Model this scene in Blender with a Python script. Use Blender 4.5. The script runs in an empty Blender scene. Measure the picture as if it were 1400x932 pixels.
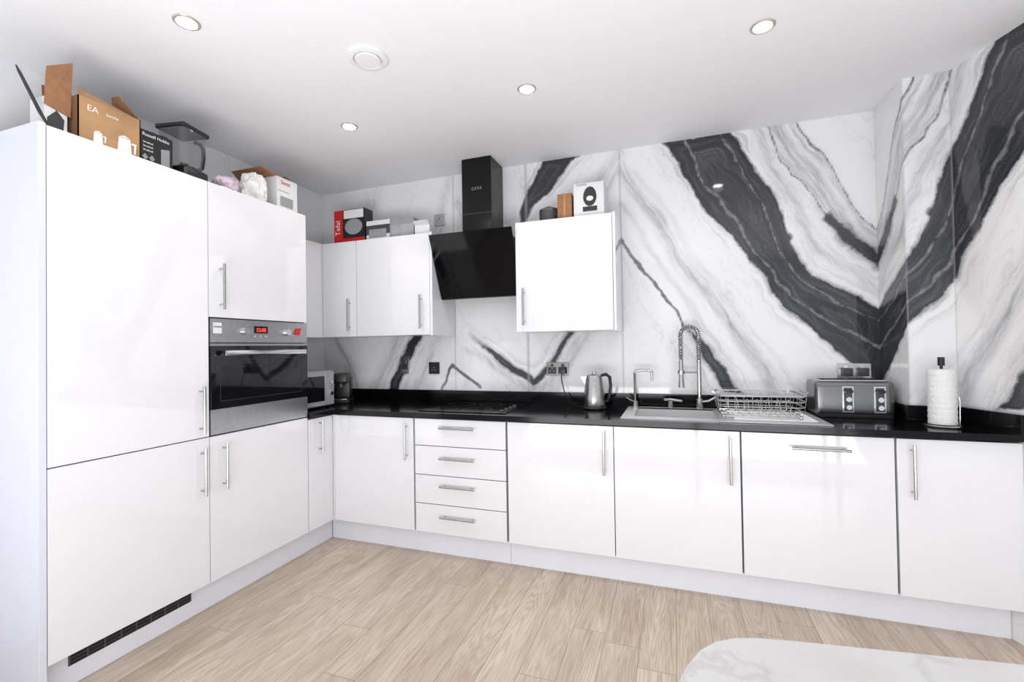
import bpy, bmesh, math, random
import numpy as np
from mathutils import Vector, Matrix, noise
random.seed(4)
D=bpy.data; SC=bpy.context.scene; COL=SC.collection
W={}
# ------------------------------------------------------------ materials
def mat(name,col,rough=.5,metal=0,coat=0,emit=0,alpha=1,trans=0,var=.03,scale=12,bump=0,ior=1.5):
    m=D.materials.new(name); m.use_nodes=True; nt=m.node_tree; b=nt.nodes['Principled BSDF']
    b.inputs['Roughness'].default_value=rough; b.inputs['Metallic'].default_value=metal
    b.inputs['Coat Weight'].default_value=coat; b.inputs['Transmission Weight'].default_value=trans
    b.inputs['IOR'].default_value=ior; b.inputs['Alpha'].default_value=alpha
    tc=nt.nodes.new('ShaderNodeTexCoord'); n=nt.nodes.new('ShaderNodeTexNoise'); n.inputs['Scale'].default_value=scale
    nt.links.new(tc.outputs['Object'],n.inputs['Vector'])
    r=nt.nodes.new('ShaderNodeValToRGB')
    r.color_ramp.elements[0].position=.3; r.color_ramp.elements[1].position=.7
    r.color_ramp.elements[0].color=tuple(max(0,c*(1-var)) for c in col)+(1,)
    r.color_ramp.elements[1].color=tuple(min(1,c*(1+var)) for c in col)+(1,)
    nt.links.new(n.outputs['Fac'],r.inputs['Fac']); nt.links.new(r.outputs['Color'],b.inputs['Base Color'])
    if bump:
        bp=nt.nodes.new('ShaderNodeBump'); bp.inputs['Strength'].default_value=bump; bp.inputs['Distance'].default_value=.01
        nt.links.new(n.outputs['Fac'],bp.inputs['Height']); nt.links.new(bp.outputs['Normal'],b.inputs['Normal'])
    if emit:
        b.inputs['Emission Color'].default_value=tuple(col)+(1,); b.inputs['Emission Strength'].default_value=emit
    return m
M={}
M['gloss']=mat('gloss_white',(.78,.78,.805),.05,coat=.6,var=.005)
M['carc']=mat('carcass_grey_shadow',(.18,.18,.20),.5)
M['unitw']=mat('cabinet_side_white',(.76,.76,.79),.15,var=.005)
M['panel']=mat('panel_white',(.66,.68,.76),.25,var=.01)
M['plinth']=mat('plinth_white',(.80,.81,.86),.2,var=.01)
M['steel']=mat('brushed_steel',(.50,.49,.48),.25,1,var=.08,scale=60)
M['dsteel']=mat('dark_steel',(.20,.19,.18),.3,1,var=.08,scale=60)
M['chrome']=mat('chrome',(.72,.72,.73),.12,1,var=.01)
M['rackm']=mat('rack_wire',(.50,.50,.51),.15,1,var=.01)
M['sink']=mat('sink_steel',(.85,.85,.85),.38,.85,var=.03,scale=80)
M['ovst']=mat('oven_steel',(.47,.47,.48),.3,1,var=.06,scale=50)
M['blk']=mat('black_plastic',(.008,.008,.009),.35)
M['blkg']=mat('black_glass',(.006,.006,.008),.04,coat=.3)
M['hobg']=mat('hob_black_glass',(.003,.003,.004),.12,ior=1.25)
M['hoodg']=mat('hood_black_glass',(.002,.002,.003),.06,ior=1.28)
M['hoodm']=mat('black_gloss_metal',(.004,.004,.005),.15,ior=1.35)
M['dgrey']=mat('dark_grey_plastic',(.06,.06,.065),.35)
M['hobring']=mat('hob_zone_print',(.03,.03,.032),.3)
M['toast']=mat('toaster_grey_metal',(.20,.20,.205),.22,.8)
M['white']=mat('white_plastic',(.83,.83,.84),.4,var=.01)
M['paper']=mat('white_paper',(.82,.82,.82),.9,bump=.4,scale=90)
M['wcard']=mat('white_card',(.74,.74,.75),.5,var=.02)
M['card']=mat('brown_cardboard',(.33,.16,.075),.8,var=.1,scale=40)
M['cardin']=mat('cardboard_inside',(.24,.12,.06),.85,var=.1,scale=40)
M['orange']=mat('orange_printed_card',(.42,.235,.11),.6,var=.18,scale=8)
M['bcard']=mat('black_printed_card',(.012,.012,.014),.35)
M['gcard']=mat('grey_printed_card',(.36,.37,.39),.45,var=.15,scale=9)
M['red']=mat('red_print',(.62,.015,.015),.45)
M['ink']=mat('dark_ink',(.02,.02,.02),.5)
M['inkw']=mat('white_ink',(.8,.8,.8),.5)
M['inkg']=mat('grey_ink',(.30,.30,.31),.5)
M['led']=mat('red_display',(1,.04,.02),.4,emit=3)
M['lens']=mat('lamp_lens',(1,.97,.90),.4,emit=30)
M['trimw']=mat('downlight_trim',(.62,.56,.48),.25,.5)
M['smoke']=mat('smoky_clear_plastic',(.25,.26,.28),.06,alpha=.33)
M['bagw']=mat('white_bag',(.8,.78,.76),.5,var=.06,bump=1,scale=25)
M['bagp']=mat('printed_bag',(.62,.50,.58),.45,var=.5,bump=.8,scale=22)
M['dark']=mat('dark_void',(.01,.01,.01),.8)
M['legm']=mat('table_leg_metal',(.05,.05,.05),.4,.6)
# ------------------------------------------------------------ geometry
def box(x0,x1,y0,y1,z0,z1,b=.0,seg=2):
    bm=bmesh.new(); bmesh.ops.create_cube(bm,size=1)
    for v in bm.verts:
        v.co=Vector(((x0+x1)/2+v.co.x*(x1-x0),(y0+y1)/2+v.co.y*(y1-y0),(z0+z1)/2+v.co.z*(z1-z0)))
    if b: bmesh.ops.bevel(bm,geom=bm.edges[:],offset=min(b,.49*min(x1-x0,y1-y0,z1-z0)),segments=seg,profile=.7,affect='EDGES')
    bm.verts.index_update()
    g=([v.co.copy() for v in bm.verts],[[v.index for v in f.verts] for f in bm.faces]); bm.free(); return g
def hexa(b4,t4):
    v=[Vector(p) for p in b4]+[Vector(p) for p in t4]
    return (v,[[3,2,1,0],[4,5,6,7],[0,1,5,4],[1,2,6,5],[2,3,7,6],[3,0,4,7]])
def prism(pts,z0,z1):
    n=len(pts); v=[Vector((x,y,z0)) for x,y in pts]+[Vector((x,y,z1)) for x,y in pts]
    return (v,[list(range(n))[::-1],list(range(n,2*n))]+[[i,(i+1)%n,n+(i+1)%n,n+i] for i in range(n)])
def frame(d):
    d=d.normalized(); a=Vector((0,0,1)) if abs(d.z)<.9 else Vector((1,0,0))
    u=d.cross(a).normalized(); return u,d.cross(u).normalized()
def tube(pts,r,seg=10,closed=False):
    pts=[Vector(p) for p in pts]; n=len(pts); rs=r if isinstance(r,(list,tuple)) else [r]*n
    V=[];F=[]; u=None
    for i,p in enumerate(pts):
        if closed: d=pts[(i+1)%n]-pts[i-1]
        else: d=pts[min(i+1,n-1)]-pts[max(i-1,0)]
        d.normalize()
        if u is None: u,w=frame(d)
        else:
            u=(u-d*u.dot(d)).normalized(); w=d.cross(u)
        for k in range(seg):
            a=2*math.pi*k/seg; V.append(p+(u*math.cos(a)+w*math.sin(a))*rs[i])
    for i in range(n if closed else n-1):
        j=(i+1)%n
        for k in range(seg):
            l=(k+1)%seg; F.append([i*seg+k,i*seg+l,j*seg+l,j*seg+k])
    if not closed: F.append(list(range(seg))[::-1]); F.append([(n-1)*seg+k for k in range(seg)])
    return (V,F)
def cyl(p0,p1,r,seg=20,r1=None): return tube([p0,p1],[r,r if r1 is None else r1],seg)
def lathe(prof,c=(0,0,0),seg=32):
    V=[];F=[];n=len(prof)
    for r,z in prof:
        for k in range(seg):
            a=2*math.pi*k/seg; V.append(Vector((c[0]+r*math.cos(a),c[1]+r*math.sin(a),c[2]+z)))
    for i in range(n-1):
        for k in range(seg):
            l=(k+1)%seg; F.append([i*seg+k,i*seg+l,(i+1)*seg+l,(i+1)*seg+k])
    F.append(list(range(seg))[::-1]); F.append([(n-1)*seg+k for k in range(seg)]); return (V,F)
def arc(c,r,a0,a1,n,ux=(1,0,0),uz=(0,0,1)):
    c=Vector(c);ux=Vector(ux);uz=Vector(uz)
    return [c+ux*r*math.cos(a0+(a1-a0)*i/n)+uz*r*math.sin(a0+(a1-a0)*i/n) for i in range(n+1)]
def annulus(c,ri,ro,seg=40):
    c=Vector(c);V=[];F=[]
    for k in range(seg):
        a=2*math.pi*k/seg; e=Vector((math.cos(a),math.sin(a),0)); V+= [c+e*ri,c+e*ro]
    for k in range(seg):
        l=(k+1)%seg; F.append([2*k,2*k+1,2*l+1,2*l])
    return (V,F)
# ------------------------------------------------------------ objects
def thing(name,label,cat,loc,local=False,rz=0,group=None):
    o=D.objects.new(name,None); COL.objects.link(o); o.empty_display_size=.05
    o.location=loc; o.rotation_euler=(0,0,rz); W[o]=Vector((0,0,0)) if local else Vector(loc)
    o['label']=label; o['category']=cat
    if group:o['group']=group
    return o
def part(name,geoms,m,parent=None,smooth=False,label=None):
    V=[];F=[]
    if isinstance(geoms,tuple): geoms=[geoms]
    for v,f in geoms:
        k=len(V); V+=v; F+=[[i+k for i in ff] for ff in f]
    lo=Vector([min(v[i] for v in V) for i in range(3)]); hi=Vector([max(v[i] for v in V) for i in range(3)]); c=(lo+hi)/2
    me=D.meshes.new(name); me.from_pydata([v-c for v in V],[],F); me.materials.append(m if not isinstance(m,str) else M[m])
    bm=bmesh.new(); bm.from_mesh(me); bmesh.ops.recalc_face_normals(bm,faces=bm.faces[:]); bm.to_mesh(me); bm.free()
    if smooth:
        for p in me.polygons: p.use_smooth=True
        try: me.set_sharp_from_angle(angle=math.radians(35))
        except Exception: pass
    o=D.objects.new(name,me); COL.objects.link(o)
    W[o]=c
    if parent is not None: o.parent=parent; o.location=c-W[parent]
    else: o.location=c
    if label:o['label']=label
    return o
def parts(name,geoms,m,parent,smooth=False):
    for g in geoms: part(name,g,m,parent,smooth)
def text(s,size,org,xd,up,m,parent,name='lettering',align='LEFT'):
    cu=D.curves.new('tmp','FONT'); cu.body=s; cu.size=size; cu.align_x=align; cu.extrude=0.0004; cu.resolution_u=3
    o=D.objects.new('tmp',cu); COL.objects.link(o); bpy.context.view_layer.update()
    me=o.to_mesh(); xd=Vector(xd);up=Vector(up); n=xd.cross(up)
    V=[Vector(org)+xd*v.co.x+up*v.co.y+n*(v.co.z+.0012) for v in me.vertices]; F=[list(p.vertices) for p in me.polygons]
    o.to_mesh_clear(); D.objects.remove(o)
    return part(name,(V,F),m,parent)
XD=(1,0,0);YD=(0,1,0);ZD=(0,0,1)
def solo(name,label,cat,geoms,m,smooth=False,group=None):
    o=part(name,geoms,m,None,smooth); o['label']=label;o['category']=cat
    if group:o['group']=group
    return o
# ------------------------------------------------------------ node helpers
class NT:
    def __init__(s,name):
        s.m=D.materials.new(name); s.m.use_nodes=True; s.t=s.m.node_tree; s.b=s.t.nodes['Principled BSDF']
    def n(s,t,**k):
        x=s.t.nodes.new(t)
        for a,b in k.items(): setattr(x,a,b)
        return x
    def lk(s,a,b): s.t.links.new(a,b)
    def math(s,op,a,b=0.0,clamp=False):
        x=s.n('ShaderNodeMath',operation=op); x.use_clamp=clamp
        for i,v in enumerate((a,b)):
            if isinstance(v,(int,float)): x.inputs[i].default_value=v
            else: s.lk(v,x.inputs[i])
        return x.outputs[0]
    def mr(s,v,a,b,c,d):
        x=s.n('ShaderNodeMapRange'); x.clamp=True; s.lk(v,x.inputs[0])
        for i,q in enumerate((a,b,c,d)): x.inputs[i+1].default_value=q
        return x.outputs[0]
    def comb(s,*a):
        x=s.n('ShaderNodeCombineXYZ')
        for i,v in enumerate(a):
            if isinstance(v,(int,float)): x.inputs[i].default_value=v
            else: s.lk(v,x.inputs[i])
        return x.outputs[0]
    def noise(s,vec,scale=1,detail=4,rough=.55):
        x=s.n('ShaderNodeTexNoise'); x.inputs['Scale'].default_value=scale; x.inputs['Detail'].default_value=detail; x.inputs['Roughness'].default_value=rough
        s.lk(vec,x.inputs['Vector']); return x.outputs['Fac']
    def mix(s,f,a,b):
        x=s.n('ShaderNodeMix',data_type='RGBA')
        if isinstance(f,(int,float)): x.inputs[0].default_value=f
        else: s.lk(f,x.inputs[0])
        for i,v in ((6,a),(7,b)):
            if isinstance(v,tuple): x.inputs[i].default_value=v+(1,)
            else: s.lk(v,x.inputs[i])
        return x.outputs[2]
    def ramp(s,f,els):
        x=s.n('ShaderNodeValToRGB'); r=x.color_ramp
        while len(r.elements)<len(els): r.elements.new(.5)
        for e,(p,c) in zip(r.elements,els): e.position=p; e.color=c+(1,)
        s.lk(f,x.inputs[0]); return x.outputs[0]
def marble_wall():
    k=NT('bookmatched_marble'); at=lambda n:(lambda x:(setattr(x,'attribute_name',n),x.outputs['Fac'])[1])(k.n('ShaderNodeAttribute'))
    sd,gr,ac,al=at('sd'),at('gr'),at('ac'),at('al'); seam=at('seam'); cv,dl=at('cv'),at('dl')
    flow=k.comb(ac,al,0.0)
    n2=k.noise(flow,20,4); n3b=k.noise(flow,70,3)
    w2=k.math('MULTIPLY',k.math('SUBTRACT',n2,.5),.028); w3=k.math('MULTIPLY',k.math('SUBTRACT',n3b,.5),.010)
    s=k.math('ADD',sd,k.math('ADD',w2,w3))
    dark=k.mr(s,-.009,.009,1,0)
    th=k.mr(k.math('ADD',dl,k.math('MULTIPLY',k.math('SUBTRACT',n2,.5),.016)),-.003,.005,.85,0)
    pale=k.mr(k.math('ADD',cv,k.math('MULTIPLY',k.math('SUBTRACT',n2,.5),.026)),-.002,.009,.5,0)
    n3=k.noise(k.comb(k.math('MULTIPLY',sd,26),k.math('MULTIPLY',al,2.6),0.0),1,7,.65)
    fine=k.noise(flow,130,4)
    inside=k.ramp(k.math('ADD',n3,k.math('MULTIPLY',k.math('SUBTRACT',fine,.5),.28)),[(.30,(.022,.024,.028)),(.50,(.038,.041,.048)),(.63,(.08,.085,.095)),(.77,(.18,.185,.20))])
    c1=k.noise(k.comb(k.math('MULTIPLY',ac,2.6),k.math('MULTIPLY',al,.7),3.0),1,5)
    c2=k.noise(k.comb(k.math('MULTIPLY',ac,6),k.math('MULTIPLY',al,1.5),7.0),1,6,.6)
    rid=k.math('MULTIPLY',k.mr(k.math('ABSOLUTE',k.math('SUBTRACT',c2,.5)),0,.014,.30,0),k.mr(c1,.42,.6,0,1))
    bg=k.mix(k.mr(c1,.5,.78,0,.35),(.85,.845,.85),(.56,.56,.59))
    bg=k.mix(rid,bg,(.36,.36,.38))
    n4=k.noise(k.comb(k.math('MULTIPLY',ac,34),k.math('MULTIPLY',al,3.0),1.0),1,7,.72)
    soft=k.noise(k.comb(k.math('MULTIPLY',ac,9),k.math('MULTIPLY',al,1.5),5.0),1,3)
    g=k.math('MULTIPLY',gr,k.math('ADD',k.math('MULTIPLY',k.mr(n4,.38,.68,0,1),.8),k.math('MULTIPLY',soft,.35)),True)
    bg=k.mix(g,bg,(.25,.255,.275))
    n5=k.noise(k.comb(k.math('MULTIPLY',s,48),k.math('MULTIPLY',al,2.6),9.0),1,7,.68)
    ln=k.math('MULTIPLY',k.mr(n5,.47,.66,0,1),k.mr(s,.0,.09,.7,0))
    bg=k.mix(ln,bg,(.22,.225,.24))
    bg=k.mix(th,bg,(.06,.063,.07))
    inside=k.mix(pale,inside,(.44,.44,.46))
    c=k.mix(dark,bg,inside)
    c=k.mix(k.math('MULTIPLY',seam,.5),c,(.35,.35,.36))
    k.lk(c,k.b.inputs['Base Color']); k.b.inputs['Roughness'].default_value=.05; k.b.inputs['IOR'].default_value=1.55
    return k.m
def floor_mat():
    k=NT('oak_laminate'); tc=k.n('ShaderNodeTexCoord'); sp=k.n('ShaderNodeSeparateXYZ'); k.lk(tc.outputs['Object'],sp.inputs[0])
    X,Y=sp.outputs[0],sp.outputs[1]
    row=k.math('FLOOR',k.math('DIVIDE',X,.15)); wn=k.n('ShaderNodeTexWhiteNoise',noise_dimensions='1D'); k.lk(row,wn.inputs['W'])
    v=k.comb(k.math('ADD',Y,k.math('MULTIPLY',wn.outputs['Value'],1.4)),X,0.0)
    br=k.n('ShaderNodeTexBrick'); k.lk(v,br.inputs['Vector']); br.offset=0; br.offset_frequency=1
    br.inputs['Scale'].default_value=1; br.inputs['Brick Width'].default_value=1.4; br.inputs['Row Height'].default_value=.15
    br.inputs['Mortar Size'].default_value=.0018; br.inputs['Mortar Smooth'].default_value=.1
    br.inputs['Color1'].default_value=(0,0,0,1); br.inputs['Color2'].default_value=(1,1,1,1); br.inputs['Mortar'].default_value=(.5,.5,.5,1)
    rnd=k.n('ShaderNodeRGBToBW'); k.lk(br.outputs['Color'],rnd.inputs[0]); r=rnd.outputs[0]
    r2=k.math('ADD',r,wn.outputs['Value'])
    field=k.noise(k.comb(k.math('MULTIPLY',X,9),k.math('MULTIPLY',Y,.9),k.math('MULTIPLY',r2,17)),1,2,.4)
    ring=k.math('SINE',k.math('MULTIPLY',field,130))
    ring=k.mr(ring,-1,1,0,1)
    fib=k.noise(k.comb(k.math('MULTIPLY',X,180),k.math('MULTIPLY',Y,7),r2),1,4)
    b=k.noise(k.comb(k.math('MULTIPLY',X,9),k.math('MULTIPLY',Y,1.5),k.math('MULTIPLY',r2,31)),1,4)
    amp=k.mr(b,.38,.65,.02,.22)
    t=k.math('ADD',k.math('MULTIPLY',ring,amp),k.math('ADD',k.math('MULTIPLY',fib,.6),k.math('MULTIPLY',b,.24)))
    c=k.ramp(t,[(.28,(.37,.275,.205)),(.46,(.56,.455,.355)),(.68,(.69,.585,.475))])
    c=k.mix(k.math('MULTIPLY',r2,.17),c,(.46,.36,.275))
    kn=k.n('ShaderNodeTexVoronoi'); kn.inputs['Scale'].default_value=1.0; k.lk(k.comb(k.math('MULTIPLY',X,3.1),k.math('MULTIPLY',Y,1.5),0.0),kn.inputs['Vector'])
    c=k.mix(k.mr(kn.outputs['Distance'],.02,.06,.5,0),c,(.24,.165,.115))
    c=k.mix(k.math('MULTIPLY',br.outputs['Fac'],.6),c,(.20,.15,.11))
    k.lk(c,k.b.inputs['Base Color']); k.b.inputs['Roughness'].default_value=.28
    return k.m
def top_marble():
    k=NT('white_marble_table'); tc=k.n('ShaderNodeTexCoord'); n=k.noise(tc.outputs['Object'],2.2,7,.6)
    r=k.mr(k.math('ABSOLUTE',k.math('SUBTRACT',n,.5)),0,.02,.35,0)
    n2=k.noise(tc.outputs['Object'],6,5)
    c=k.mix(r,(.70,.69,.67),(.42,.40,.38)); c=k.mix(k.mr(n2,.45,.75,0,.3),c,(.50,.475,.44))
    k.lk(c,k.b.inputs['Base Color']); k.b.inputs['Roughness'].default_value=.3; return k.m
M['marble']=marble_wall(); M['floor']=floor_mat(); M['tmarble']=top_marble()
M['ceil']=mat('ceiling_paint',(.86,.865,.89),.7,var=.004)
M['paint']=mat('wall_paint',(.80,.81,.83),.7,var=.01)
def worktop_mat():
    k=NT('black_granite'); tc=k.n('ShaderNodeTexCoord'); v=k.n('ShaderNodeTexVoronoi'); v.inputs['Scale'].default_value=300; k.lk(tc.outputs['Object'],v.inputs['Vector'])
    c=k.mix(k.mr(v.outputs['Distance'],0,.12,.3,0),(.004,.004,.005),(.06,.06,.07)); k.lk(c,k.b.inputs['Base Color']); k.b.inputs['Roughness'].default_value=.12; k.b.inputs['IOR'].default_value=1.3; return k.m
M['wtop']=worktop_mat()
# ------------------------------------------------------------ marble fields
ZC=2.626
polys=[
 [(2.155,2.64),(2.27,2.465),(2.39,2.213),(2.555,1.965),(2.695,1.75),(2.868,1.496),(3.015,1.317),(3.18,1.166),(3.33,1.05),
  (3.33,1.478),(3.215,1.565),(3.09,1.637),(2.98,1.73),(2.89,1.91),(2.82,2.14),(2.725,2.354),(2.57,2.64)],
 [(3.06,2.02),(3.14,1.90),(3.22,1.81),(3.33,1.72),(3.33,1.79),(3.25,1.87),(3.16,1.98),(3.09,2.06)],
 [(1.65,2.64),(1.56,2.56),(1.42,2.45),(1.30,2.33),(1.18,2.10),(1.18,2.28),(1.24,2.45),(1.34,2.64)],
 [(2.27,1.42),(2.36,1.27),(2.50,1.02),(2.60,1.0),(2.48,1.2),(2.38,1.32)],
 [(.36,1.42),(.28,1.42),(.13,1.18),(.03,.98),(.13,.98),(.24,1.2)],
 [(1.22,1.07),(1.36,1.20),(1.52,1.44),(1.57,1.44),(1.41,1.19),(1.25,1.03)],
 [(1.25,1.04),(1.24,1.10),(1.02,1.245),(.80,1.36),(.74,1.41),(.90,1.26),(1.10,1.12)],
]
thin=[([(1.885,2.03),(2.02,1.79),(2.14,1.645),(2.27,1.405)],.008),
 ([(.62,1.17),(.85,1.0)],.012),([(.62,1.17),(.50,1.0)],.010),
 ([(2.74,2.66),(2.86,2.40),(2.96,2.20),(3.08,2.03)],.004),([(2.92,2.66),(3.05,2.42),(3.15,2.2),(3.24,2.02),(3.34,1.88)],.004)]
carve=[([(2.30,2.66),(2.40,2.40),(2.52,2.17),(2.66,1.90),(2.82,1.66),(3.0,1.47),(3.34,1.24)],.002),
       ([(2.50,2.66),(2.62,2.40),(2.72,2.15),(2.80,1.90),(2.93,1.69),(3.1,1.54),(3.34,1.40)],.000)]
greys=[([(1.89,2.5),(2.145,2.03),(2.385,1.63),(2.59,1.35),(2.79,1.0)],.045,.9),([(2.0,2.45),(2.24,2.03),(2.48,1.63),(2.70,1.35),(2.92,1.0)],.02,.4),
 ([(1.89,2.25),(2.05,1.95),(2.3,1.55),(2.45,1.3),(2.62,1.0)],.025,.45),
 ([(2.80,2.64),(2.92,2.40),(3.03,2.18),(3.13,2.0),(3.33,1.76)],.055,1.0),([(2.90,2.64),(3.02,2.42),(3.14,2.18),(3.22,2.0),(3.33,1.86)],.03,.8),
 ([(2.68,2.64),(2.82,2.34),(2.93,2.08),(3.02,1.88),(3.33,1.58)],.028,.7),
 ([(1.87,2.6),(1.64,2.3),(1.4,2.0)],.05,.6),([(1.87,2.5),(1.78,2.3),(1.6,2.05)],.025,.7),([(.60,2.6),(.52,2.2),(.3,1.9)],.04,.5),([(.2,1.5),(-.1,1.0)],.04,.7),
 ([(.5,1.45),(.3,1.0)],.03,.6),([(.7,2.4),(.8,2.1)],.03,.7),([(1.25,1.02),(1.45,1.1),(1.7,1.45)],.04,.6),([(.7,1.30),(1.0,1.15),(1.22,1.0)],.025,.5),([(-.5,1.5),(-.35,1.2),(-.25,.98)],.03,.9)]
def segd(X,Z,pl):
    d=np.full(X.shape,9.)
    for (ax,az),(bx,bz) in zip(pl[:-1],pl[1:]):
        vx,vz=bx-ax,bz-az; t=np.clip(((X-ax)*vx+(Z-az)*vz)/(vx*vx+vz*vz),0,1)
        d=np.minimum(d,np.hypot(X-ax-t*vx,Z-az-t*vz))
    return d
def inside(X,Z,pl):
    r=np.zeros(X.shape,bool); n=len(pl)
    for i in range(n):
        (ax,az),(bx,bz)=pl[i],pl[(i+1)%n]
        c=((az>Z)!=(bz>Z)); xx=ax+(bx-ax)*(Z-az)/((bz-az) if bz!=az else 1e-9); r^=(c&(X<xx))
    return r
def fields(S,Z,seams):
    X0=np.where(S>3.31,6.62-S,S)
    wx=np.empty(X0.shape); wz=np.empty(X0.shape)
    for i in range(len(X0)):
        a=Vector((X0[i],Z[i],0)); wx[i]=noise.noise(a*3.5)*.04+noise.noise(a*11)*.016+noise.noise(a*30)*.006
        b=a+Vector((7,3,5)); wz[i]=noise.noise(b*3.5)*.03+noise.noise(b*11)*.012
    X=X0+wx; Zw=Z+wz
    sd=np.full(X.shape,9.)
    for p in polys:
        d=segd(X,Zw,p+[p[0]]); sd=np.minimum(sd,np.where(inside(X,Zw,p),-d,d))
    gr=np.zeros(X.shape)
    for l,w,s in greys: gr=np.maximum(gr,s*np.exp(-(segd(X,Zw,l)/w)**2))
    dl=np.full(X.shape,9.); cv=np.full(X.shape,9.)
    for l,w in thin: dl=np.minimum(dl,segd(X,Zw,l)-w)
    for l,w in carve: cv=np.minimum(cv,segd(X,Zw,l)-w)
    q=(1.88-X0)/.662; kk=np.floor(q); fr=q-kk
    F=np.where(X0<1.88,1.88+.662*np.where(kk%2==0,fr,1-fr),X0)+wx*.6
    ac=F*.86+Z*.5; al=F*.5-Z*.86
    seam=np.zeros(X.shape)
    for s in seams: seam=np.maximum(seam,(np.abs(S-s)<.006))
    return dict(sd=sd,gr=gr,ac=ac,al=al,seam=seam,dl=dl,cv=cv)
def wall_mesh(name,path,s0,sdir,m,seams=(),fine=.0105):
    S=[];P=[];s=s0
    for (a,b) in zip(path[:-1],path[1:]):
        L=math.hypot(b[0]-a[0],b[1]-a[1]); n=max(1,int(math.ceil(L/fine)))
        for i in range(n):
            t=i/n; P.append((a[0]+(b[0]-a[0])*t,a[1]+(b[1]-a[1])*t)); S.append(s+sdir*L*t)
        s+=sdir*L
    P.append(path[-1]); S.append(s)
    nz=int(ZC/fine/1.1)+1; zs=np.linspace(0,ZC,nz)
    V=[(x,y,z) for (x,y) in P for z in zs]
    F=[[i*nz+j,(i+1)*nz+j,(i+1)*nz+j+1,i*nz+j+1] for i in range(len(P)-1) for j in range(nz-1)]
    me=D.meshes.new(name); me.from_pydata(V,[],F); me.materials.append(m)
    SS=np.repeat(np.array(S),nz); ZZ=np.tile(zs,len(P))
    for kx,a in fields(SS,ZZ,seams).items():
        at=me.attributes.new(kx,'FLOAT','POINT'); at.data.foreach_set('value',a.astype(np.float32))
    o=D.objects.new(name,me); COL.objects.link(o); o['kind']='structure'; return o
wall_mesh('wall_back',[(-.6,.6),(3.31,.6)],-.6,1,M['marble'],(.634,1.218,1.88))
wall_mesh('wall_left',[(-.6,.6),(-.6,-1.30)],-.6,-1,M['marble'],(),.02)
wall_mesh('wall_return',[(3.31,.6),(3.31,.27)],3.31,1,M['marble'],())
wall_mesh('wall_pier',[(3.31,.27),(3.507,.27)],3.64,1,M['marble'],(3.64,3.837))
wall_mesh('wall_right',[(3.507,.27),(3.60,-.02),(3.92,-1.0)],3.837,1,M['marble'],())
def struct(name,g,m):
    o=part(name,g,m); o['kind']='structure'; return o
struct('floor',box(-.62,5.0,-4.2,.62,-.05,0),'floor')
struct('ceiling',box(-.62,5.0,-4.2,.62,ZC,ZC+.05),'ceil')
struct('wall_side',box(-.65,-.6,-4.2,-1.30,0,ZC),'paint')
# ------------------------------------------------------------ cabinet helpers
def handle(parent,face,pos,length,horizontal=False):
    o=.034; h=length/2; r=.0068; g=[]
    off=Vector((0,-o,0)) if face=='Y' else Vector((o,0,0))
    ax=Vector((0,0,1)) if not horizontal else Vector((1,0,0))
    c=Vector(pos)
    g.append(cyl(c+off-ax*h,c+off+ax*h,r,14))
    for s in (-1,1): g.append(cyl(c+ax*s*h*.78,c+ax*s*h*.78+off,.0045,10))
    return part('handle',g,'steel',parent,True,'brushed steel bar handle')
GAP=.0023
def doorX(parent,y0,y1,z0,z1,name='door'):
    return part(name,box(-.02,0,y0+GAP,y1-GAP,z0+GAP,z1-GAP,.0015),'gloss',parent)
def doorY(parent,x0,x1,z0,z1,yf=0,name='door'):
    return part(name,box(x0+GAP,x1-GAP,yf,yf+.02,z0+GAP,z1-GAP,.0015),'gloss',parent)
Y1,Y2,Y3=-1.514,-.881,-.2265; ZT=2.169; ZS=.880
t=thing('tall_cabinet','tall gloss white integrated fridge cabinet with two handled doors','cabinet',(-.3,(Y1+Y2)/2,0))
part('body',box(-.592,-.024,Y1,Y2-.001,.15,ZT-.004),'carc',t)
part('top_panel',box(-.592,-.024,Y1,Y2-.001,ZT-.004,ZT),'unitw',t)
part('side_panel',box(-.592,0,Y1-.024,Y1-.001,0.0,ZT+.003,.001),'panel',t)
d=doorX(t,Y1,Y2,ZS,ZT); handle(d,'X',(0,-.93,1.02),.235)
d=doorX(t,Y1,Y2,.15,ZS); handle(d,'X',(0,-.925,.715),.235)
t=thing('tall_cabinet','tall gloss white oven housing cabinet with doors above and below','cabinet',(-.3,(Y2+Y3)/2,0))
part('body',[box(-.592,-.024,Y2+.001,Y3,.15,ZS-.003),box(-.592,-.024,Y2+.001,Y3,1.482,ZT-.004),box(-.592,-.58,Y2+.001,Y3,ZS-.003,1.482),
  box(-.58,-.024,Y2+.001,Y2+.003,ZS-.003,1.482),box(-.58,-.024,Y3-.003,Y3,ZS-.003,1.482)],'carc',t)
part('top_panel',box(-.592,-.024,Y2+.001,Y3,ZT-.004,ZT),'unitw',t)
d=doorX(t,Y2,Y3,1.480,ZT); handle(d,'X',(0,-.82,1.64),.235)
d=doorX(t,Y2,Y3,.15,ZS); handle(d,'X',(0,-.81,.72),.235)
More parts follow.
